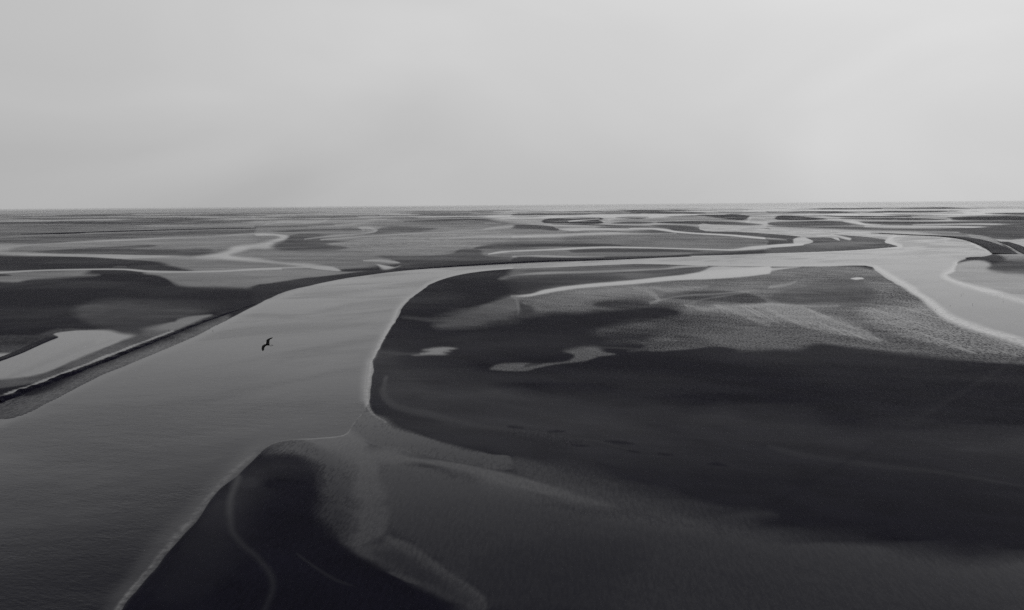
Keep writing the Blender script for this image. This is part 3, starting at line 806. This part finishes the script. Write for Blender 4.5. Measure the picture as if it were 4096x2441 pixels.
def loft(bm, rings, mat, cap=True, smooth_=True):
    vv = [[bm.verts.new(p) for p in r] for r in rings]
    k = len(rings[0])
    for a, b in zip(vv[:-1], vv[1:]):
        for i in range(k):
            f = bm.faces.new((a[i], a[(i + 1) % k], b[(i + 1) % k], b[i]))
            f.material_index = mat; f.smooth = smooth_
    if cap:
        for r in (vv[0][::-1], vv[-1]):
            f = bm.faces.new(r); f.material_index = mat
def tube(bm, path, radii, mat, k=10):
    rings = []
    for i, p in enumerate(path):
        d = (path[min(i + 1, len(path) - 1)] - path[max(i - 1, 0)]).normalized()
        a = d.cross(Vector((0.13, 0.2, 1))).normalized(); b = d.cross(a)
        rings.append([p + (a * math.cos(q) + b * math.sin(q)) * radii[i] for q in [2 * math.pi * j / k for j in range(k)]])
    loft(bm, rings, mat)
def finish(bm, name, mats, loc, parent=None):
    bmesh.ops.recalc_face_normals(bm, faces=bm.faces)
    me = bpy.data.meshes.new(name)
    bm.to_mesh(me); bm.free()
    for m in mats:
        me.materials.append(m)
    o = link(name, me, None, parent)
    o.location = loc
    return o

BD = 70.0
ray = Rn @ np.array(((1069 - 2048.0) / F, -(1377 - 1220.5) / F, -1.0)); ray /= np.linalg.norm(ray)
BC = Vector(CAMP + ray * BD)
bx = Vector(Rn[:, 0]); by = Vector(Rn[:, 1]); bz = Vector(ray)
def bp(X_, Y_, dz=0.0):
    """a point of the gull: traced across the line of sight, dz metres further off"""
    k = BD / F
    return bx * ((X_ / 12.36 - 69) * k) + by * ((67 - Y_ / 12.36) * k) + bz * dz
bm = bmesh.new()
# body from beak base through head, breast and rump to the spread tail
axis = [bp(738, 818, -.06), bp(752, 812, -.05), bp(778, 806, -.03), bp(815, 812, -.01), bp(860, 826, 0), bp(905, 838, .01), bp(945, 848, .02), bp(985, 858, .03)]
radii = [.012, .04, .055, .085, .11, .09, .055, .03]
tube(bm, axis[:4], radii[:4], 1, 12)
tube(bm, [axis[3].lerp(axis[2], .3)] + axis[3:7], [.08] + radii[3:7], 0, 12)
tube(bm, axis[6:], radii[6:], 1, 12)
fan = []
for (X_, Y_, w_) in ((950, 846, 30), (1010, 862, 44), (1066, 880, 54)):
    c = bp(X_, Y_, .03); s = (bp(0, 0, 0) - bp(0, w_ * .3, 0)); d = -bz * (w_ * .0022)
    u_ = by * .008
    fan.append([c - s - d, c + u_, c + s + d, c - u_])
loft(bm, fan, 1, True, False)
def wing(le, te, dz, fr=0.93):
    """fr: where the black gives way to the white trailing edge"""
    rb, rw = [], []
    for (l, t_, z, h) in zip(le, te, dz, (.05, .04, .034, .026, .02, .012, .006)):
        a = bp(l[0], l[1], z); b = bp(t_[0], t_[1], z + .04)
        n = -bz
        m1 = a.lerp(b, .3); m2 = a.lerp(b, fr)
        rb.append([a, m1 + n * h * .7, m2 + n * h * .35, m2 - n * h * .3, m1 - n * h * .4])
        rw.append([m2 + n * h * .32, b, m2 - n * h * .28])
    loft(bm, rb, 0)
    return rw
far_w = wing([(792, 806), (812, 760), (824, 715), (820, 682), (872, 640), (945, 606), (1052, 578)],
             [(925, 838), (938, 790), (950, 740), (955, 690), (968, 660), (1005, 642), (1046, 606)],
             [.02, .08, .14, .2, .26, .32, .36])
near_w = wing([(800, 812), (752, 842), (700, 866), (668, 884), (656, 940), (645, 1000), (684, 1084)],
              [(905, 858), (850, 872), (800, 908), (762, 950), (748, 985), (756, 1016), (706, 1074)],
              [-.02, -.08, -.14, -.2, -.26, -.32, -.36])
loft(bm, far_w[:5], 1)
loft(bm, near_w[:5], 1)
gull = finish(bm, 'gull', (BLACK, WHITE), BC)
gull.scale = (1.28, 1.28, 1.28)
gull['label'] = 'large gull with black wings and white tail banking low over the wide river'
gull['category'] = 'bird'
bm = bmesh.new()
tube(bm, [bp(742, 817, -.06), bp(728, 824, -.07), bp(716, 832, -.075)], [.014, .011, .003], 0, 8)
finish(bm, 'beak', (HORN,), (0, 0, 0), gull)
for dz in (.04, .07):
    bm = bmesh.new()
    tube(bm, [bp(880, 862, dz), bp(920, 884, dz), bp(965, 896, dz), bp(1004, 912, dz)], [.012, .008, .008, .014], 0, 6)
    finish(bm, 'leg', (BLACK,), (0, 0, 0), gull)

# wading birds resting far off on the wet flats, no bigger than specks in the photo
def wader():
    bm = bmesh.new()
    tube(bm, [Vector(p) for p in ((-.3, 0, .3), (-.2, 0, .34), (-.05, 0, .36), (.1, 0, .38), (.17, 0, .46), (.2, 0, .56), (.26, 0, .58), (.36, 0, .55))],
         [.02, .07, .12, .1, .06, .055, .05, .01], 0, 10)
    for y in (-.05, .05):
        tube(bm, [Vector((0, y, .28)), Vector((.02, y, .12)), Vector((0, y, -.02))], [.02, .014, .014], 0, 6)
    return bm
SPOTS = [
    (3890, 1219, 20, 'darkest tiny bird standing mid water in the pale branch at right', 1.0),
    (3845, 1182, 160, 'tiny dark bird in the pale right branch, lower left one of a close pair', .8),
    (3853, 1176, 20, 'tiny dark bird in the pale right branch, upper right one of a close pair', .8),
    (3801, 1224, 200, 'tiny dark bird in the pale right branch, left of the darkest one', .8),
    (3742, 1239, 150, 'tiny dark bird beside the bright inner rim of the sand flat', .8),
    (4013, 1208, 30, 'tiny dark bird nearest the right edge of the pale branch', .8),
    (810, 1230, 20, 'lone dark bird standing on the dark bank above the left pools', 1.0),
    (675, 1323, 100, 'lone dark bird at the edge of the grey pool on the left bank', 1.0),
    (851, 1324, 40, 'tiny dark bird floating on the river close to the left bank', .8),
    (837, 1315, 200, 'tiny dark bird on the wet ledge of the left bank, beside the river', .7),
]
wm = None
for (u, v, az, lab, s) in SPOTS:
    g = ground_pt(u, v)
    zz = 0.0
    if wm is None:
        o = finish(wader(), 'wading_bird', (BLACK,), (g[0], g[1], zz)); wm = o
    else:
        o = wm.copy(); sc.collection.objects.link(o)
    o.location = (g[0], g[1], zz)
    o.rotation_euler = (0, 0, math.radians(az))
    o.scale = (s, s, s)
    o['label'] = lab; o['category'] = 'bird'; o['group'] = 'small dark birds resting on the flats'

# ------------------------------------------------------------------ haze over the flats
E = 40300.0
hv = [(x, y, z) for z in (-2.0, 61.5) for y in (-E, E) for x in (-E, E)]
hm = bpy.data.meshes.new('haze')
hm.from_pydata(hv, [], [(0, 2, 3, 1), (4, 5, 7, 6), (0, 1, 5, 4), (2, 6, 7, 3), (0, 4, 6, 2), (1, 3, 7, 5)])
m, t, out = new_mat('haze')
pv = N(t, 'ShaderNodeVolumePrincipled')
pv.inputs['Density'].default_value = 2.4e-5
pv.inputs['Color'].default_value = (1, 1, 1, 1)
pv.inputs['Anisotropy'].default_value = 0.9
L(t, pv.outputs[0], out.inputs['Volume'])
hm.materials.append(m)
link('haze', hm, 'stuff')
